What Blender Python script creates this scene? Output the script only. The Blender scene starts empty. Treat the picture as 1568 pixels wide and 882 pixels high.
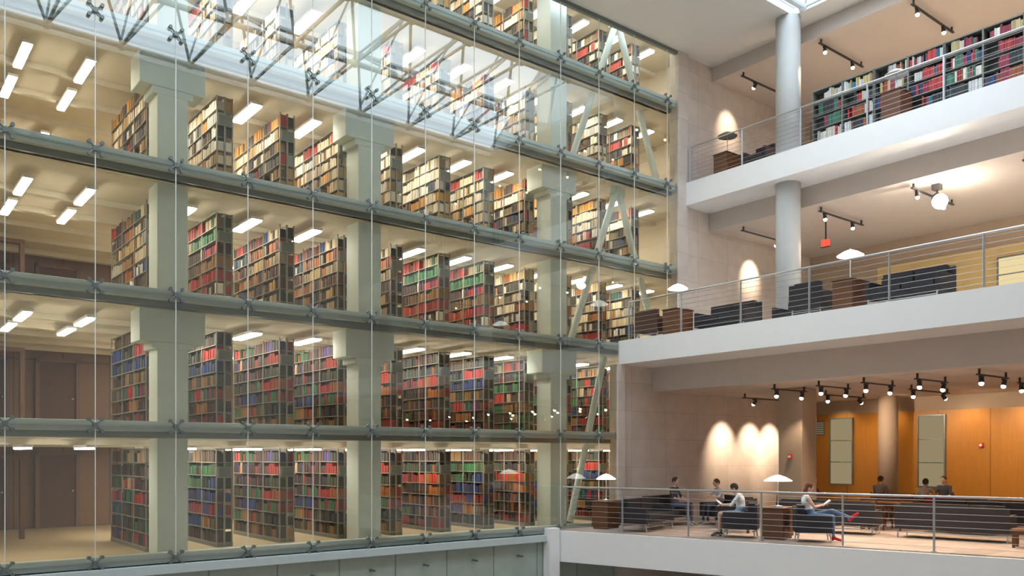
import bpy, math, random
from mathutils import Vector, Matrix
random.seed(7)
D=bpy.data
SC=bpy.context.scene
COL=SC.collection

# ------------------------------------------------------------------ materials
def newmat(name):
    m=D.materials.new(name); m.use_nodes=True
    nt=m.node_tree; nt.nodes.clear()
    out=nt.nodes.new('ShaderNodeOutputMaterial')
    return m,nt,out
def mat(name,col,rough=0.6,metal=0.0,var=0.06,scale=4.0,bump=0.0,emis=None,es=0.0,spec=0.5):
    m,nt,out=newmat(name)
    b=nt.nodes.new('ShaderNodeBsdfPrincipled')
    b.inputs['Roughness'].default_value=rough
    b.inputs['Metallic'].default_value=metal
    b.inputs['Specular IOR Level'].default_value=spec
    tc=nt.nodes.new('ShaderNodeTexCoord')
    n=nt.nodes.new('ShaderNodeTexNoise'); n.inputs['Scale'].default_value=scale; n.inputs['Detail'].default_value=4
    nt.links.new(tc.outputs['Object'],n.inputs['Vector'])
    mx=nt.nodes.new('ShaderNodeMix'); mx.data_type='RGBA'
    lo=[max(0,c*(1-var)) for c in col]; hi=[min(1,c*(1+var)) for c in col]
    mx.inputs[6].default_value=(*lo,1); mx.inputs[7].default_value=(*hi,1)
    nt.links.new(n.outputs['Fac'],mx.inputs[0])
    nt.links.new(mx.outputs[2],b.inputs['Base Color'])
    if bump:
        bp=nt.nodes.new('ShaderNodeBump'); bp.inputs['Strength'].default_value=bump
        nt.links.new(n.outputs['Fac'],bp.inputs['Height']); nt.links.new(bp.outputs[0],b.inputs['Normal'])
    if emis:
        b.inputs['Emission Color'].default_value=(*emis,1); b.inputs['Emission Strength'].default_value=es
    nt.links.new(b.outputs[0],out.inputs[0])
    return m
def panelmat(name,col,axis,w,h,mortar=0.012,dark=0.6,rough=0.7,var=0.05,offset=0.0,wood=False):
    """panelled surface: joints from a brick texture in object space. axis 'X': wall runs along X; 'Y' along Y; 'F' floor"""
    m,nt,out=newmat(name)
    b=nt.nodes.new('ShaderNodeBsdfPrincipled'); b.inputs['Roughness'].default_value=rough
    tc=nt.nodes.new('ShaderNodeTexCoord'); sp=nt.nodes.new('ShaderNodeSeparateXYZ'); cb=nt.nodes.new('ShaderNodeCombineXYZ')
    nt.links.new(tc.outputs['Object'],sp.inputs[0])
    a,c={'X':(0,2),'Y':(1,2),'F':(0,1)}[axis]
    nt.links.new(sp.outputs[a],cb.inputs[0]); nt.links.new(sp.outputs[c],cb.inputs[1])
    br=nt.nodes.new('ShaderNodeTexBrick')
    br.offset=offset
    br.inputs['Scale'].default_value=1.0
    br.inputs['Brick Width'].default_value=w; br.inputs['Row Height'].default_value=h
    br.inputs['Mortar Size'].default_value=mortar
    br.inputs['Color1'].default_value=(*[x*(1-var) for x in col],1)
    br.inputs['Color2'].default_value=(*[min(1,x*(1+var)) for x in col],1)
    br.inputs['Mortar'].default_value=(*[x*dark for x in col],1)
    nt.links.new(cb.outputs[0],br.inputs['Vector'])
    n=nt.nodes.new('ShaderNodeTexNoise'); n.inputs['Scale'].default_value=3; n.inputs['Detail'].default_value=5
    mp=nt.nodes.new('ShaderNodeMapping'); mp.inputs['Scale'].default_value=(6,6,.6) if wood else (1,1,1)
    nt.links.new(tc.outputs['Object'],mp.inputs[0]); nt.links.new(mp.outputs[0],n.inputs['Vector'])
    rp=nt.nodes.new('ShaderNodeMapRange'); rp.inputs[3].default_value=0.82; rp.inputs[4].default_value=1.12
    nt.links.new(n.outputs['Fac'],rp.inputs[0])
    mx=nt.nodes.new('ShaderNodeMix'); mx.data_type='RGBA'; mx.blend_type='MULTIPLY'; mx.inputs[0].default_value=1
    nt.links.new(br.outputs['Color'],mx.inputs[6]); nt.links.new(rp.outputs[0],mx.inputs[7])
    nt.links.new(mx.outputs[2],b.inputs['Base Color'])
    nt.links.new(b.outputs[0],out.inputs[0])
    return m
def emat(name,col,s):
    m,nt,out=newmat(name); e=nt.nodes.new('ShaderNodeEmission')
    e.inputs[0].default_value=(*col,1); e.inputs[1].default_value=s
    nt.links.new(e.outputs[0],out.inputs[0]); return m
def bookmat():
    m,nt,out=newmat('book_cloth')
    b=nt.nodes.new('ShaderNodeBsdfPrincipled'); b.inputs['Roughness'].default_value=.6
    a=nt.nodes.new('ShaderNodeVertexColor'); a.layer_name='Col'
    nt.links.new(a.outputs[0],b.inputs['Base Color']); nt.links.new(b.outputs[0],out.inputs[0]); return m
def glassmat(name,tint,refl):
    m,nt,out=newmat(name)
    t=nt.nodes.new('ShaderNodeBsdfTransparent'); t.inputs[0].default_value=(*tint,1)
    g=nt.nodes.new('ShaderNodeBsdfGlossy'); g.inputs['Roughness'].default_value=0.0; g.inputs[0].default_value=(.95,1,1,1)
    f=nt.nodes.new('ShaderNodeFresnel'); f.inputs[0].default_value=1.5
    ad=nt.nodes.new('ShaderNodeMath'); ad.operation='ADD'; ad.inputs[1].default_value=refl
    nt.links.new(f.outputs[0],ad.inputs[0])
    mx=nt.nodes.new('ShaderNodeMixShader')
    nt.links.new(ad.outputs[0],mx.inputs[0]); nt.links.new(t.outputs[0],mx.inputs[1]); nt.links.new(g.outputs[0],mx.inputs[2])
    nt.links.new(mx.outputs[0],out.inputs[0]); return m

M_white=mat('white_plaster',(.80,.79,.77),.6,var=.02)
M_fascia=mat('white_fascia_paint',(.92,.92,.93),.5,var=.02)
M_ceil=mat('ceiling_plaster',(.60,.53,.48),.8,var=.03)
M_wall=panelmat('limestone_panels',(.62,.55,.50),'X',1.5,.82,.008,.78,offset=0.0)
M_wallback=mat('back_wall_plaster',(.40,.31,.23),.8)
M_orange=panelmat('amber_wood_panels',(.46,.19,.02),'Y',1.55,3.6,.014,.45,.45,wood=True)
M_yellow=mat('yellow_lit_wall',(.62,.46,.20),.7)  # yellow lighting put into the base colour
M_floor=panelmat('carpet_tile',(.44,.35,.30),'F',.6,.6,.006,.8,.8,.14)
M_stackfloor=mat('stack_floor_linoleum',(.44,.34,.20),.5)
M_stackceil=mat('stack_ceiling_concrete',(.58,.53,.42),.8)
M_conc=mat('pale_green_concrete',(.62,.69,.65),.7,var=.07,scale=2.5)
M_steel=mat('painted_grey_steel',(.56,.65,.66),.45,0)
M_dsteel=mat('dark_steel',(.17,.20,.20),.4,.4)
M_inox=mat('stainless_steel',(.55,.57,.59),.35,.9)
M_joint=mat('pale_joint_strip',(.74,.78,.76),.5)
M_trusswhite=mat('white_truss_paint',(.66,.73,.78),.4)
M_black=mat('black_metal',(.03,.03,.03),.5)
M_sofa=mat('charcoal_upholstery',(.032,.027,.031),.8,var=.15,scale=30)
M_sofabr=mat('brown_upholstery',(.09,.04,.025),.75,var=.15,scale=20)
M_wood=mat('walnut_wood',(.14,.055,.022),.45,var=.25,scale=6)
M_shelf=mat('shelf_enamel',(.28,.27,.23),.5)
M_endp=mat('shelf_end_panel',(.16,.17,.15),.5)
M_book=bookmat()
M_fluo=emat('fluorescent_tube_glow',(1.0,.91,.74),37)
M_shade=emat('lampshade_glow',(1.0,.95,.86),4)
M_spotE=emat('spot_lamp_glow',(1.0,.84,.64),22)
M_glass=glassmat('curtain_wall_glass',(.96,.99,.97),.07)
M_winE=emat('window_daylight_blind',(.62,.50,.28),.55)
M_red=mat('red_enamel',(.7,.04,.03),.4)
M_redE=emat('exit_sign_glow',(1,.05,.03),3)
M_brownwall=panelmat('brown_wood_panels',(.17,.08,.03),'X',1.2,2.3,.02,.4,.5,wood=True)
M_base=panelmat('green_glass_base_panels',(.40,.49,.44),'X',1.44,1.5,.02,.55,.4)

# ------------------------------------------------------------------ mesh builder
class MB:
    def __init__(s): s.v=[];s.f=[];s.m=[];s.c=[]
    def add(s,vs,fs,mat=0,col=(1,1,1),M=None):
        o=len(s.v)
        for p in vs:
            p=Vector(p)
            if M is not None: p=M@p
            s.v.append(tuple(p)); s.c.append((*col,1))
        for f in fs: s.f.append([i+o for i in f]); s.m.append(mat)
    def box(s,x0,y0,z0,x1,y1,z1,mat=0,col=(1,1,1),M=None):
        if x0>x1:x0,x1=x1,x0
        if y0>y1:y0,y1=y1,y0
        if z0>z1:z0,z1=z1,z0
        vs=[(x0,y0,z0),(x1,y0,z0),(x1,y1,z0),(x0,y1,z0),(x0,y0,z1),(x1,y0,z1),(x1,y1,z1),(x0,y1,z1)]
        fs=[(0,3,2,1),(4,5,6,7),(0,1,5,4),(1,2,6,5),(2,3,7,6),(3,0,4,7)]
        s.add(vs,fs,mat,col,M)
    def tube(s,p0,p1,r0,r1=None,n=8,mat=0,M=None):
        if r1 is None:r1=r0
        p0=Vector(p0);p1=Vector(p1);d=(p1-p0)
        if d.length<1e-6:return
        d.normalize(); u=d.orthogonal().normalized(); w=d.cross(u)
        vs=[]
        for p,r in((p0,r0),(p1,r1)):
            for i in range(n):
                a=2*math.pi*i/n; vs.append(p+u*math.cos(a)*r+w*math.sin(a)*r)
        fs=[(i,(i+1)%n,(i+1)%n+n,i+n) for i in range(n)]
        fs.append(tuple(reversed(range(n)))); fs.append(tuple(range(n,2*n)))
        s.add(vs,fs,mat,M=M)
    def ell(s,c,r,mat=0,M=None,nu=12,nv=8,R=None):
        c=Vector(c); vs=[];fs=[]
        for j in range(nv+1):
            t=math.pi*j/nv
            for i in range(nu):
                a=2*math.pi*i/nu
                p=Vector((r[0]*math.sin(t)*math.cos(a),r[1]*math.sin(t)*math.sin(a),r[2]*math.cos(t)))
                if R is not None:p=R@p
                vs.append(c+p)
        for j in range(nv):
            for i in range(nu):
                fs.append((j*nu+i,(j+1)*nu+i,(j+1)*nu+(i+1)%nu,j*nu+(i+1)%nu))
        s.add(vs,fs,mat,M=M)
    def lathe(s,prof,c,n=20,mat=0,M=None):
        c=Vector(c);vs=[];fs=[]
        for r,z in prof:
            for i in range(n):
                a=2*math.pi*i/n; vs.append(c+Vector((r*math.cos(a),r*math.sin(a),z)))
        for j in range(len(prof)-1):
            for i in range(n):
                fs.append((j*n+i,j*n+(i+1)%n,(j+1)*n+(i+1)%n,(j+1)*n+i))
        s.add(vs,fs,mat,M=M)
    def prism(s,poly,z0,z1,mat=0):
        n=len(poly); vs=[(x,y,z0) for x,y in poly]+[(x,y,z1) for x,y in poly]
        fs=[tuple(reversed(range(n))),tuple(range(n,2*n))]+[(i,(i+1)%n,(i+1)%n+n,i+n) for i in range(n)]
        s.add(vs,fs,mat)
    def mesh(s,name,mats,colors=False,smooth=False):
        me=D.meshes.new(name); me.from_pydata(s.v,[],s.f)
        for m in mats: me.materials.append(m)
        me.polygons.foreach_set('material_index',s.m)
        if smooth: me.polygons.foreach_set('use_smooth',[True]*len(s.f))
        if colors:
            ca=me.color_attributes.new('Col','FLOAT_COLOR','POINT')
            ca.data.foreach_set('color',[x for c in s.c for x in c])
        me.update(); return me
    def obj(s,name,mats,parent=None,bevel=0,smooth=False,colors=False,loc=None,rotz=0):
        if not isinstance(mats,(list,tuple)):mats=[mats]
        o=D.objects.new(name,s.mesh(name,mats,colors,smooth)); COL.objects.link(o)
        if parent:o.parent=parent
        if bevel:
            b=o.modifiers.new('bevel','BEVEL'); b.width=bevel; b.segments=2; b.limit_method='ANGLE'
        if loc:o.location=loc
        o.rotation_euler[2]=rotz
        return o
def inst(name,me,loc,rotz=0,parent=None,bevel=0):
    o=D.objects.new(name,me); COL.objects.link(o); o.location=loc; o.rotation_euler[2]=rotz
    if parent:o.parent=parent
    if bevel:
        b=o.modifiers.new('bevel','BEVEL'); b.width=bevel; b.segments=2; b.limit_method='ANGLE'
    return o
def empty(name,loc=(0,0,0)):
    e=D.objects.new(name,None); COL.objects.link(e); e.location=loc; return e
def sbox(name,a,mat,bevel=0,parent=None):
    b=MB(); b.box(*a); return b.obj(name,mat,bevel=bevel,parent=parent)

# ------------------------------------------------------------------ key dimensions (metres)
YG=17.0                      # glass wall plane
ZL=[0,2.55,5.12,7.65,10.2,12.75,15.3]   # stack levels
XE=20.3                      # end of glass wall (upper), 17.4 lower
XW=-5.0; YS=-6.0; XB=27.3
ZC=14.35
GX0=5.09; GP=1.44

# ------------------------------------------------------------------ room shell
sbox('floor_atrium',(XW,YS,-5.2,XB,YG+.4,-5),M_floor)
sbox('wall_south',(XW,YS-.2,-5,XB,YS,ZC),M_white)
sbox('wall_west',(XW-.2,YS,-5,XW,26,16),M_white)
b=MB(); b.box(XB,YS,-5,XB+.2,YG,0); b.box(XB,YS,3.42,XB+.2,YG,16); b.obj('wall_east',M_wallback)
sbox('wall_east_amber_panelling',(XB-.05,YS,0,XB+.2,YG,3.42),M_orange)
b=MB(); b.box(17.4,YG-.05,-5,XB,YG+.25,4.6)
b.box(XE,YG-.05,4.6,XB,YG+.25,14.4)
b.obj('wall_north',M_wall)
sbox('wall_north_base',(XW,YG-.02,-5,17.4,YG+.25,-.12),M_base)
b=MB(); b.box(19.95,YG-.16,5.27,20.42,YG+.2,ZC); b.box(17.32,YG-.16,0,17.62,YG+.1,4.6); b.obj('trim_north_wall_end',M_wall,bevel=.01)

# decks
dx,dy=2.96/10.86,-10.45/10.86
P0=(14.94,YG-.03); 
def edge1(s): return (14.94+dx*s,YG-.03+dy*s)
E1=edge1(23.8)
b=MB(); b.prism([P0,(XB-.05,YG-.05),(XB-.05,E1[1]),E1][::-1],-.85,-.03); b.obj('floor_deck_lower',M_fascia)
b=MB(); b.prism([(P0[0]+.12,P0[1]-.02),(XB-.05,YG-.05),(XB-.05,E1[1]),(E1[0]+.12,E1[1])][::-1],-.03,0.0); b.obj('floor_carpet_lower',M_floor)
b=MB(); b.prism([(14.6,YG-.05),(14.96,YG-.05),(14.96,YG-.3),(14.6,YG-.3)][::-1],-5,.05); b.obj('trim_deck_pier',M_fascia)
sbox('floor_deck_middle',(17.43,YS,4.6,XB,YG-.06,5.27),M_fascia)
sbox('floor_deck_upper',(20.3,YS,9.67,XB,YG-.06,10.37),M_fascia)
sbox('ceiling_lower',(18.9,YS,3.89,XB,YG-.06,4.6),M_ceil)
sbox('ceiling_middle',(21.56,YS,9.1,XB,YG-.06,9.67),M_ceil)
sbox('ceiling_upper',(21.7,YS,13.9,XB,YG-.06,ZC),M_ceil)
sbox('floor_basement_soffit',(19,YS,-1.4,XB,YG-.06,-.85),M_ceil)
# atrium ceiling ring around the skylight
SX0,SX1,SY0,SY1=-3.5,20.9,6.1,13.5
b=MB(); b.box(XW,SY1,ZC,XB,YG,ZC+.2); b.box(XW,YS,ZC,XB,SY0,ZC+.2); b.box(SX1,SY0,ZC,XB,SY1,ZC+.2); b.box(XW,SY0,ZC,SX0,SY1,ZC+.2)
b.obj('ceiling_atrium',M_white)
sbox('trim_glass_head',(XW,YG-.12,ZC-.1,XE,YG+.0,ZC+.0),M_dsteel)

# skylight space frame inside a glazed roof lantern
b=MB()
n=int((SX1-SX0)/2.0); step=(SX1-SX0)/n
bot=[6.4,9.8,13.2]; top=[8.1,11.5]
zb,zt=ZC+.12,ZC+1.35
for y in bot: b.tube((SX0,y,zb),(SX1,y,zb),.09,n=8)
for y in top: b.tube((SX0,y,zt),(SX1,y,zt),.09,n=8)
for i in range(n+1):
    x=SX0+i*step
    b.tube((x,bot[0],zb),(x,bot[-1],zb),.05,n=6)
    if i<n:
        xm=x+step/2
        b.tube((xm,top[0],zt),(xm,top[1],zt),.05,n=6)
        for yt in top:
            for yb in (yt-1.7,yt+1.7):
                b.tube((xm,yt,zt),(x,yb,zb),.048,n=6); b.tube((xm,yt,zt),(x+step,yb,zb),.048,n=6)
    for y in bot: b.ell((x,y,zb),(.14,.14,.14),nu=8,nv=6)
    for (ya,yb_) in ((SY0,9.8),(SY1,9.8)): b.tube((x,ya,ZC+.22),(x,yb_,ZC+2.6),.035,n=6)
for y,z in ((9.8,ZC+2.6),(SY0,ZC+.24),(SY1,ZC+.24),(7.95,ZC+1.4),(11.65,ZC+1.4)): b.tube((SX0,y,z),(SX1,y,z),.04,n=6)
b.obj('skylight_space_frame',M_trusswhite)
# added gable, not directly seen, blocks stray sky at the lantern's east end
b=MB(); b.add([(SX1+.02,SY0-.1,ZC+.2),(SX1+.02,SY1+.1,ZC+.2),(SX1+.02,9.8,ZC+2.8),(SX1+.14,SY0-.1,ZC+.2),(SX1+.14,SY1+.1,ZC+.2),(SX1+.14,9.8,ZC+2.8)],[(0,2,1),(3,4,5),(0,1,4,3),(1,2,5,4),(2,0,3,5)])
b.obj('lantern_sky_blocker',M_white)

# ------------------------------------------------------------------ curtain wall
cw=empty('glass_curtain_wall')
b=MB()
b.add([(XW,YG-.1,-.1),(17.4,YG-.1,-.1),(17.4,YG-.1,5.2),(XW,YG-.1,5.2)],[(0,1,2,3)])
b.add([(XW,YG-.1,5.2),(XE,YG-.1,5.2),(XE,YG-.1,ZC-.02),(XW,YG-.1,ZC-.02)],[(0,1,2,3)])
b.obj('window_glass_panes',M_glass,parent=cw)
b=MB()
for i,z in enumerate(ZL[:6]):
    xe=17.3 if i<2 else XE-.36
    b.box(XW,YG-.06,z-.10,xe,YG+.12,z+.10,0)
    b.box(XW,YG-.085,z-.02,xe,YG-.06,z+.02,0)
    b.box(XW,YG+.12,z-.22,xe,YG+.32,z-.02,1)
b.obj('horizontal_beams',[M_steel,M_dsteel],parent=cw,bevel=.012)
b=MB(); f=MB()
k=-6
while True:
    x=GX0+GP*k
    if x>XE-.3:break
    zl=0 if x<17.2 else 5.12
    b.box(x-.008,YG-.112,zl,x+.008,YG-.098,ZC-.1)
    for i,z in enumerate(ZL[:6]):
        if z<zl-.1:continue
        f.tube((x,YG-.09,z),(x,YG-.16,z),.05,n=8)
        for sx in(-1,1):
            for sz in(-1,1):
                f.tube((x,YG-.14,z),(x+sx*.11,YG-.14,z+sz*.11),.016,.013,n=6)
                f.tube((x+sx*.11,YG-.11,z+sz*.11),(x+sx*.11,YG-.17,z+sz*.11),.036,n=10)
    k+=1
b.obj('vertical_joints',M_joint,parent=cw)
f.obj('spider_fittings',M_dsteel,parent=cw)
b=MB(); b.box(XW,YG-.2,-.30,14.6,YG-.02,-.12)
for k in range(-6,7):
    x=GX0+GP*k+.0
    b.tube((x,YG-.25,-.62),(x,YG-.02,-.62),.03,n=8,mat=1)
b.obj('trim_ledge',[M_steel,M_dsteel],bevel=.01)

# ------------------------------------------------------------------ stack tower interior
for i,z in enumerate(ZL):
    b=MB(); b.box(XW,YG+.2,z-.22,21.8,26,z-.03,0); b.box(XW,YG+.2,z-.03,21.8,26,z,1)
    for k in range(0,5): b.box(XW,19.4+k*1.45,z-.34,21.8,19.55+k*1.45,z-.22,0)
    b.obj('floor_stack',[M_stackceil,M_stackfloor])
sbox('wall_stack_back',(XW,26,-.3,22,26.2,15.4),M_brownwall)
b=MB(); b.box(21.8,YG+.25,-.3,22,26,15.4); b.obj('wall_stack_side',M_stackceil)
for lv in range(4):
    z=ZL[lv]
    b=MB()
    for k,xx in enumerate((.5,2.4,4.1)):
        b.box(xx,25.85,z,xx+.1,25.99,z+2.1,0); b.box(xx+1.0,25.85,z,xx+1.1,25.99,z+2.1,0); b.box(xx,25.85,z+2.0,xx+1.1,25.99,z+2.1,0)
        b.box(xx+.1,25.92,z,xx+1.0,25.99,z+2.0,1); b.ell((xx+.92,25.9,z+1.0),(.03,.03,.03),2,nu=8,nv=6)
    b.obj('door_%d'%(lv+1),[M_wood,M_sofabr,M_inox])
for lv in range(4):
    z=ZL[lv]
    b=MB(); b.box(-1,22.9,z,.6,23.0,z+1.9,0); b.box(-1,22.85,z+1.9,3.4,23.05,z+2.0,0); b.box(3.3,22.85,z,3.4,23.05,z+1.9,0)
    b.box(1.9,22.9,z,2.0,23,z+1.9,0); b.obj('wall_partition',M_wood,bevel=.01)
def column(x0,name):
    b=MB(); b.box(x0,17.45,-.0,x0+.6,18.05,15.1)
    for z in (ZL[2],ZL[4]):
        b.box(x0-.34,17.42,z-.86,x0+.94,18.08,z-.2)
        b.box(x0-.1,17.435,z-1.0,x0+.7,18.065,z-.86)
    b.obj(name,M_conc,bevel=.015)
for x0 in (-.2,4.9,9.37,15.3): column(x0,'concrete_column')
b=MB()
for a,c in (((18.1,10.0),(16.2,5.2)),((18.1,10.0),(19.95,5.2)),((18.1,15.0),(16.2,10.3)),((18.1,15.0),(19.95,10.3)),((17.6,5.0),(16.2,.1))):
    b.tube((a[0],17.65,a[1]),(c[0],17.65,c[1]),.10,n=12)
b.box(17.8,17.6,9.75,18.4,17.7,10.05); b.box(17.8,17.6,14.7,18.4,17.7,15.0)
b.obj('diagonal_bracing',M_conc)

# book stacks
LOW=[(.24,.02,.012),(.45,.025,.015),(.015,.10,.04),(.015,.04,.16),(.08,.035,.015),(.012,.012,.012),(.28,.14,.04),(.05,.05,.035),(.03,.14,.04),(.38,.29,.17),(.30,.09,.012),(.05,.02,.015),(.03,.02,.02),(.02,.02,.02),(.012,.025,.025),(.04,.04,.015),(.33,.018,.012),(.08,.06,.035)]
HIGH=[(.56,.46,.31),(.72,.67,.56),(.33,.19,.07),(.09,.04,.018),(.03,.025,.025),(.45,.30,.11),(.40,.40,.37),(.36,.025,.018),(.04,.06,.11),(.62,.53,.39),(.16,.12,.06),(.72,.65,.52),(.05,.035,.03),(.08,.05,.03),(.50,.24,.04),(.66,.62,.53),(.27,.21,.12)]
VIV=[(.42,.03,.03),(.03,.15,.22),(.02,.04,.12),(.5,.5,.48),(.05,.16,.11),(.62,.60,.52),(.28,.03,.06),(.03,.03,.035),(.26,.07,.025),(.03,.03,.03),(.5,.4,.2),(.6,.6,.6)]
def books(b,pal,x0,x1,fside,dpt,z,hmax,rng,mat=2,t_lo=.022,t_hi=.05):
    p=x0
    while p<x1-.03:
        if rng.random()<.03: p+=rng.uniform(.03,.12); continue
        c=rng.choice(pal); run=rng.choice([1,1,2,3,4,6,9]); h=hmax*rng.uniform(.66,.98); t0=rng.uniform(t_lo,t_hi)
        for _ in range(run):
            t=t0*rng.uniform(.85,1.2)
            if p+t>x1:break
            j=rng.uniform(.7,1.25); cc=tuple(min(1,k*j) for k in c); hh=h*rng.uniform(.97,1.02); off=rng.uniform(0,.02)*(-1 if dpt<0 else 1)
            b.box(fside+off,p,z,fside+dpt,p+t-.003,z+hh,mat,cc)
            p+=t
RW=.38
def stackrange(name,pal,seed):
    rng=random.Random(seed); b=MB()
    W=RW;L=2.85;H=2.14;ns=7
    for s in range(4):
        y=s*L/3
        b.box(.01,y-.012,0,.035,y+.012,H,0); b.box(W-.035,y-.012,0,W-.01,y+.012,H,0); b.box(W/2-.02,y-.012,0,W/2+.02,y+.012,H,0)
    b.box(.06,-.05,H-.62,W-.06,-.04,H-.42,1); b.box(.03,-.04,H-.64,W-.03,-.012,H-.40,0)
    b.box(W/2-.005,0,.1,W/2+.005,L,H,0)
    b.box(0,0,0,W,L,.08,1)
    hs=(H-.10)/ns
    sub=rng.sample(pal,6)
    for k in range(ns+1):
        z=.08+k*hs
        if k==ns:
            if rng.random()<.5: b.box(0,0,z,W,L,z+.015,0)
            continue
        b.box(0,0,z,W,L,z+.014,0)
        for s in range(3):
            if rng.random()<.6: sub=rng.sample(pal,rng.choice([2,3,5]))
            y0=s*L/3+.014; y1=(s+1)*L/3-.016
            y1b=y1-(rng.uniform(.1,.45) if rng.random()<.08 else 0)
            books(b,sub,y0,y1b,.01,W/2-.03,z+.014,hs-.02,rng)
            books(b,sub,y0,y1,W-.01,-(W/2-.03),z+.014,hs-.02,rng)
    return b.mesh(name,[M_shelf,M_endp,M_book],colors=True)
lowv=[stackrange('book_range_mesh',LOW,i) for i in range(7)]
highv=[stackrange('book_range_mesh',HIGH,20+i) for i in range(7)]
midv=[stackrange('book_range_mesh',HIGH+LOW,40+i) for i in range(4)]
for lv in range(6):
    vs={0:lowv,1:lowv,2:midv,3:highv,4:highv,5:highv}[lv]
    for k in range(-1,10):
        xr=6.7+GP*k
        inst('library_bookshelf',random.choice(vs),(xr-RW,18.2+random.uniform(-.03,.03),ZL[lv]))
b=MB(); b.box(-.13,0,.035,.13,1.25,.09,1); b.box(-.11,.02,0,.11,1.23,.035,0)
fl=b.mesh('fluorescent_light_mesh',[M_fluo,M_white])
b=MB(); b.box(-.09,0,.035,.09,1.25,.09,1); b.box(-.07,.02,0,.07,1.23,.035,0)
fl2=b.mesh('fluorescent_light_narrow_mesh',[M_fluo,M_white])
for lv in range(6):
    zc=ZL[lv+1]-.22-.22
    for k in range(-1,10):
        x=7.22+GP*k
        for y in (18.12,20.0,22.0): inst('fluorescent_light',fl,(x,y,zc))
    for x in (3.85,2.75,1.0,-1.0):
        ys=(18.12,19.9) if x>2 else (18.12,)
        if lv==0: ys=(18.12,)
        if lv>=3 and x>2: ys=(18.12,19.9,22.9)
        for y in ys: inst('fluorescent_light',fl2,(x,y,zc))

# ------------------------------------------------------------------ railings
M_cable=mat('rail_cable',(.35,.36,.37),.4,.8)
def railing(name,p0,p1,z,n,h=1.08,ncab=8):
    p0=Vector((*p0,z));p1=Vector((*p1,z));d=(p1-p0);L=d.length;d.normalize()
    M=Matrix.Translation(p0)@Matrix(((d.x,-d.y,0),(d.y,d.x,0),(0,0,1))).to_4x4()
    b=MB()
    for i in range(n+1):
        s=L*i/n
        b.box(s-.008,-.03,0,s+.008,.03,h,0,M=M); b.box(s-.022,-.008,0,s+.022,.008,h-.02,0,M=M)
        b.box(s-.05,-.05,0,s+.05,.05,.015,0,M=M)
    b.tube((0,0,h),(L,0,h),.024,n=10,M=M)
    for k in range(ncab):
        zz=.1+k*(h-.18)/(ncab-1)
        b.tube((0,0,zz),(L,0,zz),.005,n=5,mat=1,M=M)
    b.obj(name,[M_inox,M_cable])
a=edge1(.15); c=edge1(.15+1.81*12); railing('deck_railing',(a[0]+.2,a[1]),(c[0]+.2,c[1]),0,12,1.14)
railing('deck_railing',(17.52,16.6),(17.52,16.6-1.9*11),5.27,11)
railing('deck_railing',(20.39,16.75),(20.39,16.75-1.9*11),10.37,11)

M_conc2=mat('smooth_concrete',(.50,.51,.50),.6,var=.06)
def rcol(name,x,y,z0,z1,r,m=None):
    b=MB(); b.lathe([(0,z0),(r,z0),(r,z1),(0,z1)],(x,y,0),n=32); o=b.obj(name,m or M_conc2)
    for p in o.data.polygons: p.use_smooth=abs(p.normal.z)<.5
for yy in (13.7,5.7,-1.5):
    rcol('round_column',20.95,yy,10.37,ZC,.34)
    rcol('round_column',20.95,yy,5.27,9.67,.34)
    b=MB(); b.box(21.0,yy-.4,0,21.75,yy+.35,3.885); b.obj('square_pier',M_wallback,bevel=.02)
rcol('round_column',26.3,13.55,0,3.89,.3,M_wallback); rcol('round_column',26.3,6.0,0,3.89,.3,M_wallback)

def wallwin(i,y0,y1,z0,z1,nb=3,x=XB-.05,m=M_winE):
    b=MB(); b.box(x-.03,y0,z0,x,y1,z1,0)
    t=.04
    b.box(x-.07,y0-t,z0-t,x,y0,z1+t,1); b.box(x-.07,y1,z0-t,x,y1+t,z1+t,1); b.box(x-.07,y0,z1,x,y1,z1+t,1); b.box(x-.07,y0,z0-t,x,y1,z0,1)
    for k in range(1,nb): 
        z=z0+(z1-z0)*k/nb; b.box(x-.05,y0,z-.015,x,y1,z+.015,1)
    b.obj('window_%d'%i,[m,M_dsteel])
wallwin(1,15.3,16.1,1.0,3.25); wallwin(2,12.2,13.0,1.0,3.25); wallwin(3,8.6,9.4,1.0,3.25); wallwin(4,5.0,5.8,1.0,3.25)
b=MB(); b.box(XB-.08,16.35,2.7,XB-.05,16.9,3.2,0)
for k in range(6): b.box(XB-.11,16.37,2.74+k*.075,XB-.08,16.88,2.78+k*.075,1)
b.obj('wall_vent_grille',[M_dsteel,M_steel])
sbox('wall_middle_yellow_lit',(XB-.06,YS,5.3,XB-.001,14.4,8.3),M_yellow)  # panel stands for the yellow-lit part of the beige back wall
wallwin(5,11.9,12.9,6.9,7.9,1,XB-.06,emat('lit_window',(1,.86,.55),1.4))
wallwin(6,8.4,10.6,6.9,7.9,2,XB-.06,emat('lit_window_b',(1,.80,.42),1.0))
b=MB(); b.box(23.4,13.9,8.35,23.45,14.15,8.56,0); b.box(23.38,13.88,8.33,23.47,14.17,8.35,1); b.box(23.42,14.0,8.56,23.44,14.04,9.1,1); b.obj('exit_sign',[M_redE,M_black])
for p in ((20.995,13.65,1.95),(27.245,11.1,2.3)):
    b=MB(); b.box(p[0]-.05,p[1]-.06,p[2]-.07,p[0],p[1]+.06,p[2]+.07,0); b.tube((p[0]-.05,p[1],p[2]),(p[0]-.08,p[1],p[2]),.04,n=10,mat=1); b.obj('fire_alarm',[M_red,M_white])

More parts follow.
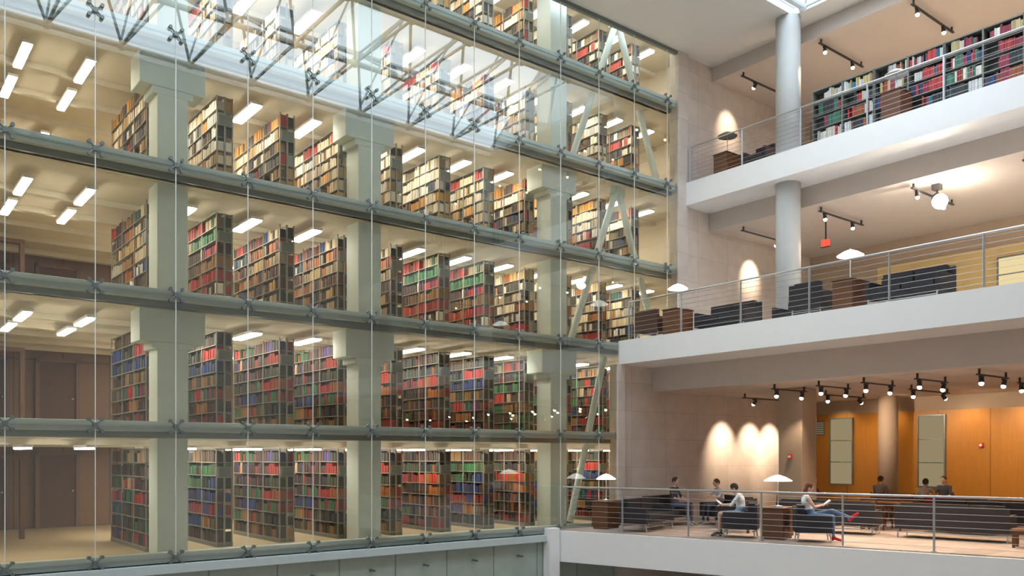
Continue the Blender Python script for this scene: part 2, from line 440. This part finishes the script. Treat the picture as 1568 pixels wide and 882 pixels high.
# ------------------------------------------------------------------ track lights
def addlight(kind,name,loc,energy,col,parent=None,target=None,size=.05,angle=None,blend=.5):
    l=D.lights.new(name,kind); l.energy=energy; l.color=col
    if kind!='AREA': l.shadow_soft_size=size
    if kind=='SPOT': l.spot_size=math.radians(angle); l.spot_blend=blend
    o=D.objects.new(name,l); COL.objects.link(o); o.location=loc
    if target is not None:
        o.rotation_euler=(Vector(target)-Vector(loc)).to_track_quat('-Z','Y').to_euler()
    if parent:o.parent=parent
    return o
WARM=(1,.76,.53)
def track(x0,x1,y,zc,heads,pw=140,ang=110,hang=.12,blend=.5):
    e=empty('track_light')
    b=MB(); b.box(x0,y-.03,zc-hang-.03,x1,y+.03,zc-hang,0)
    for x in (x0+.1,x1-.1): b.box(x-.02,y-.02,zc-hang,x+.02,y+.02,zc-.005,0)
    for x,t in heads:
        p=Vector((x,y,zc-hang-.14)); d=(Vector(t)-p).normalized()
        b.tube((x,y,zc-hang-.03),p,.012,n=6)
        b.tube(p-d*.09,p+d*.06,.045,.06,n=12); b.ell(p+d*.07,(.052,.052,.052),1,nu=12,nv=8)
        b.box(x-.06,y-.035,zc-hang-.07,x+.06,y+.035,zc-hang-.03,0)
        q=p+d*.14
        addlight('SPOT','lamp_beam',q,pw,WARM,e,t,.04,ang,blend)
    b.obj('track_fixture',[M_black,M_spotE],parent=e)
for y in (13.1,11.8,10.6,9.3,7.95,5.3,2.0):
    track(19.3,20.9,y,3.89,[(19.5,(18.3,y-.5,0)),(20.7,(19.5,y+.3,0))],165)
for y in (13.1,10.6,7.95,5.3,2.0):
    track(22.3,24.6,y+.3,3.89,[(22.5,(21.6,y-.3,0)),(24.3,(27.2,y-.3,1.6))],220)
track(21.6,25.4,15.7,3.89,[(22.2,(22.2,17,2.1)),(23.7,(23.7,17,2.1)),(24.8,(24.8,17,2.1))],620,62,blend=1)
for y in (13.25,10.6,7.95,5.3,2.0):
    track(21.8,24.2,y,9.1,[(22.1,(21.7,y-.6,5.3)),(23.6,(23.4,y-.5,5.3))],320)
track(21.8,24.2,15.9,9.1,[(23.7,(23.7,17,7.9))],400,58,blend=1)
for y in (13.25,10.6,7.95,5.3,2.0):
    track(21.8,24.2,y,13.9,[(22.1,(21.5,y-.6,10.4)),(23.6,(23.4,y-.5,10.4))],310)
track(21.8,24.2,15.9,13.9,[(22.5,(22.5,17,12.5))],280,58,blend=1)
e=empty('flood_light'); b=MB(); b.box(22.35,10.15,8.95,22.55,10.35,9.095,0); b.tube((22.45,10.25,8.95),(22.42,10.22,8.72),.03,n=8); b.tube((22.46,10.27,8.76),(22.34,10.14,8.62),.13,.17,n=16)
b.ell((22.33,10.12,8.6),(.19,.19,.19),1,nu=16,nv=10); b.obj('housing',[M_black,emat('flood_lamp_glow',(1,.87,.72),190)],parent=e)
for y in (15.6,13.9,11.4,9.8,7.5,5):
    addlight('SPOT','cove_lamp',(26.6,y,3.75),65,(1,.74,.38),None,(27.3,y,1.9),.1,110,.9)

# ------------------------------------------------------------------ furniture
def lounge(name,loc,rotz,w=.8,n=1,m=None,legs=True):
    m=m or M_sofa
    b=MB(); W=w*n
    b.box(-.36,-W/2,.24,.38,W/2,.34,0)
    for k in range(n):
        y0=-W/2+k*w+.015
        b.box(-.22,y0,.34,.40,y0+w-.03,.47,0)
        b.box(-.36,y0,.44,-.2,y0+w-.03,.84,0)
    b.box(-.38,-W/2-.1,.22,.38,-W/2,.62,0); b.box(-.38,W/2,.22,.38,W/2+.1,.62,0)
    b.box(-.42,-W/2-.1,.22,-.36,W/2+.1,.80,0)
    for x in(-.33,.33):
        for y in(-W/2-.04,W/2+.04): b.tube((x,y,.24),(x*1.12,y,0),.022,.015,n=8,mat=1)
        b.tube((x*1.05,-W/2-.04,.14),(x*1.05,W/2+.04,.14),.012,n=6,mat=1)
    return b.obj(name,[m,M_inox],bevel=.025,loc=loc,rotz=rotz)
def cabinet(name,loc,rotz,w=.7,d=.5,h=.76):
    b=MB(); b.box(-d/2,-w/2,.06,d/2,w/2,h-.03); b.box(-d/2-.02,-w/2-.02,h-.03,d/2+.02,w/2+.02,h); b.box(-d/2+.03,-w/2+.03,0,d/2-.03,w/2-.03,.06)
    b.box(d/2,-w/2+.03,.1,d/2+.012,-.01,h-.07); b.box(d/2,.01,.1,d/2+.012,w/2-.03,h-.07)
    b.box(-d/2-.012,-w/2+.03,.1,-d/2,w/2-.03,h-.07)
    return b.obj(name,M_wood,bevel=.008,loc=loc,rotz=rotz)
def tlamp(loc,r=.30,hh=.62,m=None):
    b=MB(); b.lathe([(0,0),(.11,0),(.11,.02),(.02,.035),(.012,.05),(.012,hh)],(0,0,0),n=20,mat=0)
    b.lathe([(0,hh+.10),(.05,hh+.095),(r*.55,hh+.05),(r,hh-.035),(r*.97,hh-.05),(r*.5,hh+.015),(.02,hh+.05)],(0,0,0),n=28,mat=1)
    b.ell((0,0,hh+.115),(.015,.015,.02),0,nu=8,nv=6)
    return b.obj('table_lamp',[M_inox,m or M_shade],smooth=True,loc=(loc[0],loc[1],loc[2]+.002))
def table(name,loc,rotz,w=1.6,d=.8,h=.74):
    b=MB(); b.box(-d/2,-w/2,h-.04,d/2,w/2,h); b.box(-d/2+.05,-w/2+.05,h-.12,d/2-.05,w/2-.05,h-.04)
    for x in(-d/2+.07,d/2-.07):
        for y in(-w/2+.07,w/2-.07): b.box(x-.03,y-.03,0,x+.03,y+.03,h-.1)
    return b.obj(name,M_wood,bevel=.006,loc=loc,rotz=rotz)
def chair(name,loc,rotz):
    b=MB(); b.box(-.22,-.22,.43,.24,.22,.48,0)
    for x,y in((-.2,-.2),(-.2,.2),(.2,-.2),(.2,.2)): b.box(x-.02,y-.02,0,x+.02,y+.02,.88 if x<0 else .45,0)
    for z in(.6,.7,.8): b.box(-.215,-.2,z,-.19,.2,z+.05,0)
    b.box(-.18,-.02+.2,.62,.22,.02+.2,.66,0); b.box(-.18,-.22,.62,.22,-.18,.66,0)
    b.box(.18,-.22,.43,.22,-.18,.66,0); b.box(.18,.18,.43,.22,.22,.66,0)
    return b.obj(name,M_wood,bevel=.006,loc=loc,rotz=rotz)
H=math.radians
hW=math.atan2(-.80,.60)          # heading of the reading woman
hM=math.atan2(.86,-.51)
cabinet('side_cabinet',(16.3,16.3,0),H(-75)); tlamp((16.3,16.3,.76),.27)
lounge('lounge_sofa',(16.75,15.2,0),H(-75),.72,2)
lounge('lounge_chair',(18.3,15.9,0),H(-80),.72,2); lounge('lounge_chair',(19.8,15.2,0),H(160),.72,1)
lounge('lounge_chair',(19.2,14.2,0),H(100),.72,1)
cabinet('side_cabinet',(17.50,11.72,0),H(-75),.75,.5); tlamp((17.50,11.72,.76),.33,.66)
lounge('armchair',(17.10,12.5,0),hM,.62,1,M_sofa)
lounge('armchair',(17.62,10.87,0),hW,.62,1,M_sofa)
lounge('lounge_sofa',(20.0,11.9,0),H(15),.75,3); lounge('lounge_sofa',(20.6,9.0,0),H(10),.75,3)
lounge('lounge_sofa',(23.2,14.6,0),H(-90),.75,2)
table('reading_table',(21.9,11.35,0),H(5),1.1,.7,.74)
for p,r in(((21.3,11.4,0),0),((22.55,11.6,0),180)): chair('wooden_chair',p,H(r))
lounge('lounge_sofa',(23.6,8.4,0),H(10),.75,3,M_sofa); lounge('lounge_sofa',(23.9,10.6,0),H(180),.75,2,mat('wine_upholstery',(.16,.015,.015),.8))
lounge('lounge_sofa',(22.4,9.6,0),H(180),.75,2)
table('reading_table',(25.3,12.0,0),0,2.6,.7,.74)
table('low_table',(20.0,7.0,0),H(10),1.0,.5,.40); lounge('lounge_sofa',(21.9,6.6,0),H(175),.75,3)
table('low_table',(18.2,13.4,0),H(10),.9,.5,.42)
z=5.27
cabinet('side_cabinet',(18.15,15.35,z),H(90)); tlamp((18.15,15.35,z+.76),.28)
lounge('armchair',(18.2,16.2,z),H(0),.66,1,M_sofabr); lounge('lounge_sofa',(18.7,14.1,z),H(180),.72,2)
cabinet('side_cabinet',(18.25,10.3,z),H(90)); tlamp((18.25,10.3,z+.76),.3)
lounge('armchair',(18.3,11.25,z),H(0),.66,1,M_sofa); lounge('lounge_sofa',(18.4,9.0,z),H(180),.72,2)
lounge('lounge_sofa',(19.6,12.6,z),H(180),.72,1)
z=10.37
cabinet('side_cabinet',(21.1,15.9,z),H(90)); tlamp((21.1,15.9,z+.76),.3,.62,mat('dark_lampshade',(.20,.19,.18),.5))
lounge('armchair',(21.3,14.85,z),H(180),.66,1,M_sofa)
cabinet('side_cabinet',(20.8,10.5,z),H(90),.6,.5); tlamp((20.8,10.5,z+.76),.28,.5,M_white)
def lowcase(seed,L=1.8,Hh=1.9):
    rng=random.Random(seed); b=MB(); 
    b.box(.33,0,0,.36,L,Hh,0); b.box(0,0,0,.36,L,.08,0); b.box(0,0,Hh-.03,.36,L,Hh,0)
    for k in range(3): b.box(0,k*(L/2)-(0.02 if k else 0),0,.34,k*(L/2)+.02*(k<2),Hh,0)
    nsh=5
    for k in range(nsh):
        zz=.08+k*(Hh-.1)/nsh; b.box(0,0,zz,.34,L,zz+.02,0)
        for s in range(2): books(b,rng.sample(VIV,5),s*L/2+.03,(s+1)*L/2-.03-rng.choice([0,0,.1,.3]),.02,.24,zz+.02,(Hh-.1)/nsh-.03,rng,2,.015,.035)
    return b.mesh('open_bookcase_mesh',[M_endp,M_shelf,M_book],colors=True)
lc=[lowcase(100+i) for i in range(4)]
for k in range(7): inst('open_bookcase',lc[k%4],(21.45,11.45-1.82*k,10.37))

# ------------------------------------------------------------------ people
SKIN=mat('skin',(.62,.38,.28),.5); EYEW=mat('eye_white',(.8,.8,.78),.3)
def clothes(n,c): return mat(n,c,.85,var=.1,scale=25)
def segd(p,a,b):
    ab=b-a; t=max(0,min(1,(p-a).dot(ab)/max(ab.length_squared,1e-9))); return (p-(a+ab*t)).length,t
def person(name,loc,rotz,J={},top=(.8,.8,.8),bottom=(.1,.15,.3),shoe=(.3,.3,.3),hair=(.06,.035,.02),sleeve=True,shorts=False,longhair=False,vox=.015,headyaw=0,headpitch=0,female=False,prop=None):
    j=dict(pel=(0,0,.56),wai=(-.05,0,.72),che=(-.07,0,.94),nec=(-.04,0,1.09),hea=(-.01,0,1.235),
      shL=(-.06,.18,1.03),shR=(-.06,-.18,1.03),elL=(.06,.23,.77),elR=(.06,-.23,.77),wrL=(.29,.12,.74),wrR=(.29,-.12,.74),
      hiL=(0,.09,.56),hiR=(0,-.09,.56),knL=(.44,.12,.56),knR=(.44,-.12,.56),anL=(.46,.12,.10),anR=(.46,-.12,.10),toL=(.63,.13,.035),toR=(.63,-.13,.035))
    j.update(J); j={k:Vector(v) for k,v in j.items()}
    sw=.92 if female else 1.0
    for s in('shL','shR'): j[s].y*=sw
    B=[('pel','wai',.130,.110,1),('wai','che',.108,.118*sw,0),('che','nec',.08,.045,0),('nec','hea',.047,.045,2),('shL','shR',.055,.055,0)]
    for s in'LR':
        B+=[('sh'+s,'el'+s,.050,.038,0 if sleeve else 2),('el'+s,'wr'+s,.036,.024,2),
            ('hi'+s,'kn'+s,.088,.056,1),('kn'+s,'an'+s,.054,.035,2 if shorts else 1),('an'+s,'to'+s,.040,.032,3)]
    b=MB()
    for a,c,ra,rb,t in B:
        pa,pb=j[a],j[c]
        b.tube(pa,pb,ra,rb,n=12); b.ell(pa,(ra,)*3,nu=12,nv=8); b.ell(pb,(rb,)*3,nu=12,nv=8)
    b.ell(j['pel'],(.125,.17,.115)); b.ell((j['che']),(.105,.155*sw,.15)); b.ell((j['wai']),(.10,.135*sw,.13))
    if female:
        for s in(-1,1): b.ell(j['che']+Vector((.075,s*.065,.0)),(.055,.055,.055))
    for s in 'LR': b.ell(j['an'+s]+Vector((-.03,0,-.045)),(.045,.036,.04))
    tmp=D.objects.new('tmp',b.mesh('tmp',[SKIN])); COL.objects.link(tmp)
    r=tmp.modifiers.new('r','REMESH'); r.mode='VOXEL'; r.voxel_size=vox
    s_=tmp.modifiers.new('s','SMOOTH'); s_.iterations=4; s_.factor=.6
    dg=bpy.context.evaluated_depsgraph_get(); ev=tmp.evaluated_get(dg); me=ev.to_mesh()
    out=MB(); vs=[v.co.copy() for v in me.vertices]; fs=[tuple(p.vertices) for p in me.polygons]
    out.v=[tuple(v) for v in vs]; out.c=[(1,1,1,1)]*len(vs); out.f=[list(f) for f in fs]
    for f in fs:
        c=sum((vs[i] for i in f),Vector())/len(f); best=9;tag=0
        for a,e2,ra,rb,t in B:
            d,tt=segd(c,j[a],j[e2]); d-=ra+(rb-ra)*tt
            if shorts and t==1 and a.startswith('hi') and tt>.8: t=2
            if d<best: best=d;tag=t
        out.m.append(tag)
    ev.to_mesh_clear(); D.objects.remove(tmp)
    for s,sg in(('L',1),('R',-1)):
        w=j['wr'+s]; d=(w-j['el'+s]).normalized(); side=Vector((0,0,1)).cross(d).normalized()*sg; up=d.cross(side).normalized()
        dn=-up if up.z>0 else up
        R=Matrix((d,side,up)).transposed()
        out.ell(w+d*.045,(.052,.038,.017),2,R=R,nu=10,nv=6)
        for k,(o,l) in enumerate(((-.028,.065),(-.010,.075),(.010,.07),(.028,.055))):
            a=w+d*.08+side*o; m1=a+d*l*.5+dn*.012; m2=m1+d*l*.35+dn*.03
            out.tube(a-d*.01,m1,.0095,.009,n=6,mat=2); out.tube(m1,m2,.009,.007,n=6,mat=2); out.ell(m1,(.009,)*3,2,nu=6,nv=4)
        a=w+d*.02-side*.03; m1=a-side*.025+d*.03+dn*.01; out.tube(a,m1,.012,.010,n=6,mat=2); out.tube(m1,m1+d*.03+dn*.015,.010,.008,n=6,mat=2)
    HM=Matrix.Translation(j['hea'])@Matrix.Rotation(headyaw,4,'Z')@Matrix.Rotation(headpitch,4,'Y')
    out.ell((0,0,.02),(.094,.074,.105),2,M=HM,nu=20,nv=14); out.ell((.022,0,-.045),(.066,.054,.062),2,M=HM,nu=16,nv=10)
    out.tube((.088,0,.02),(.105,0,-.012),.008,.016,n=8,mat=2,M=HM); out.ell((.103,0,-.014),(.014,.015,.011),2,M=HM,nu=8,nv=6)
    for s in(-1,1):
        out.ell((.082,s*.03,.015),(.012,.015,.009),5,M=HM,nu=8,nv=6); out.ell((.0925,s*.03,.015),(.004,.007,.007),6,M=HM,nu=8,nv=6)
        out.box(.085,s*.03-.016,.033,.092,s*.03+.016,.038,4,M=HM); out.ell((-.005,s*.076,0),(.02,.01,.03),2,M=HM,nu=8,nv=6)
    out.ell((.084,0,-.052),(.008,.022,.006),7,M=HM,nu=8,nv=6)
    out.ell((-.018,0,.035),(.10,.083,.104),4,M=HM,nu=20,nv=14)
    if longhair:
        out.ell((-.055,0,-.05),(.052,.078,.12),4,M=HM,nu=14,nv=10)
    mats=[clothes('shirt_cloth',top),clothes('trouser_cloth',bottom),SKIN,clothes('shoe_leather',shoe),clothes('hair',hair),EYEW,M_black,mat('lips',(.45,.15,.13),.5)]
    if prop=='book':
        c=(j['wrL']+j['wrR'])/2+Vector((.10,0,.03)); Mb=Matrix.Translation(c)@Matrix.Rotation(-.7,4,'Y')
        out.box(-.11,-.15,-.006,.11,0,.004,8,M=Mb@Matrix.Rotation(-.2,4,'X')); out.box(-.11,0,-.006,.11,.15,.004,8,M=Mb@Matrix.Rotation(.2,4,'X'))
        mats.append(mat('paper',(.8,.78,.7),.8))
    return out.obj(name,mats,smooth=True,loc=loc,rotz=rotz)
woman=dict(pel=(-.06,0,.57),wai=(-.13,0,.72),che=(-.19,0,.93),nec=(-.17,0,1.08),hea=(-.12,0,1.225),
   shL=(-.17,.17,1.02),shR=(-.17,-.17,1.02),elL=(-.02,.23,.79),elR=(-.02,-.23,.79),wrL=(.17,.10,.84),wrR=(.17,-.10,.84),
   hiL=(-.05,.09,.58),hiR=(-.05,-.09,.58),
   knL=(.40,.08,.70),anL=(.78,-.08,.56),toL=(.92,-.10,.66),knR=(.38,-.13,.58),anR=(.40,-.12,.10),toR=(.57,-.13,.035))
person('reading_woman',(17.64,10.84,0),hW,woman,top=(.85,.84,.84),bottom=(.12,.20,.38),shoe=(.60,.02,.03),hair=(.14,.05,.02),sleeve=False,female=True,longhair=True,headpitch=.4,prop='book')
person('seated_reader',(17.08,12.53,0),hM,dict(che=(-.02,0,.92),nec=(.05,0,1.05),hea=(.11,0,1.175),shL=(.0,.18,1.0),shR=(.0,-.18,1.0),elL=(.17,.23,.78),elR=(.17,-.23,.78),wrL=(.38,.10,.78),wrR=(.38,-.10,.78)),
   top=(.80,.80,.82),bottom=(.30,.42,.60),shoe=(.04,.04,.05),shorts=True,headpitch=.55,hair=(.05,.03,.02),prop='book')
bg=[('seated_student',(18.65,15.85,0),H(-80),(.05,.05,.06),(.1,.1,.15)),
    ('seated_student',(19.8,15.2,0),H(160),(.55,.5,.5),(.05,.05,.08)),
    ('seated_student',(24.6,12.9,0),H(0),(.25,.2,.18),(.06,.06,.09)),
    ('seated_student',(24.6,11.6,0),H(0),(.6,.5,.42),(.06,.06,.09)),
    ('seated_student',(26.05,11.7,0),H(180),(.05,.05,.07),(.1,.1,.15)),
    ('seated_student',(23.55,14.6,0),H(-90),(.2,.05,.05),(.06,.06,.1))]
for i,(n,l,r,t,bt) in enumerate(bg):
    person(n,l,r,dict(che=(.0,0,.92),nec=(.05,0,1.05),hea=(.1,0,1.18),shL=(.02,.18,1.0),shR=(.02,-.18,1.0),elL=(.18,.24,.80),elR=(.18,-.24,.80),wrL=(.36,.1,.81),wrR=(.36,-.1,.81)) if i%2 else {},top=t,bottom=bt,vox=.022,headpitch=.3)
for x,y,r in((24.6,12.9,0),(24.6,11.6,0),(26.05,11.7,180)): chair('wooden_chair',(x,y,0),H(r))

# ------------------------------------------------------------------ world, portal, camera
w=D.worlds.new('World'); SC.world=w; w.use_nodes=True
bg_=w.node_tree.nodes['Background']; bg_.inputs[0].default_value=(.80,.91,1.0,1); bg_.inputs[1].default_value=6.3
l=D.lights.new('skylight_portal','AREA'); l.shape='RECTANGLE'; l.size=SX1-SX0; l.size_y=SY1-SY0; l.energy=1
l.cycles.is_portal=True
o=D.objects.new('skylight_portal',l); COL.objects.link(o); o.location=((SX0+SX1)/2,(SY0+SY1)/2,ZC+.02)

cd=D.cameras.new('camera'); cam=D.objects.new('camera',cd); COL.objects.link(cam); SC.camera=cam
cam.location=(0,0,2.0); cam.rotation_euler=(math.radians(90),0,math.radians(-38.6))
cd.sensor_width=36; cd.lens=29.5; cd.shift_y=.163; cd.clip_end=200
SC.view_settings.view_transform='Standard'
SC.view_settings.exposure=-0.22
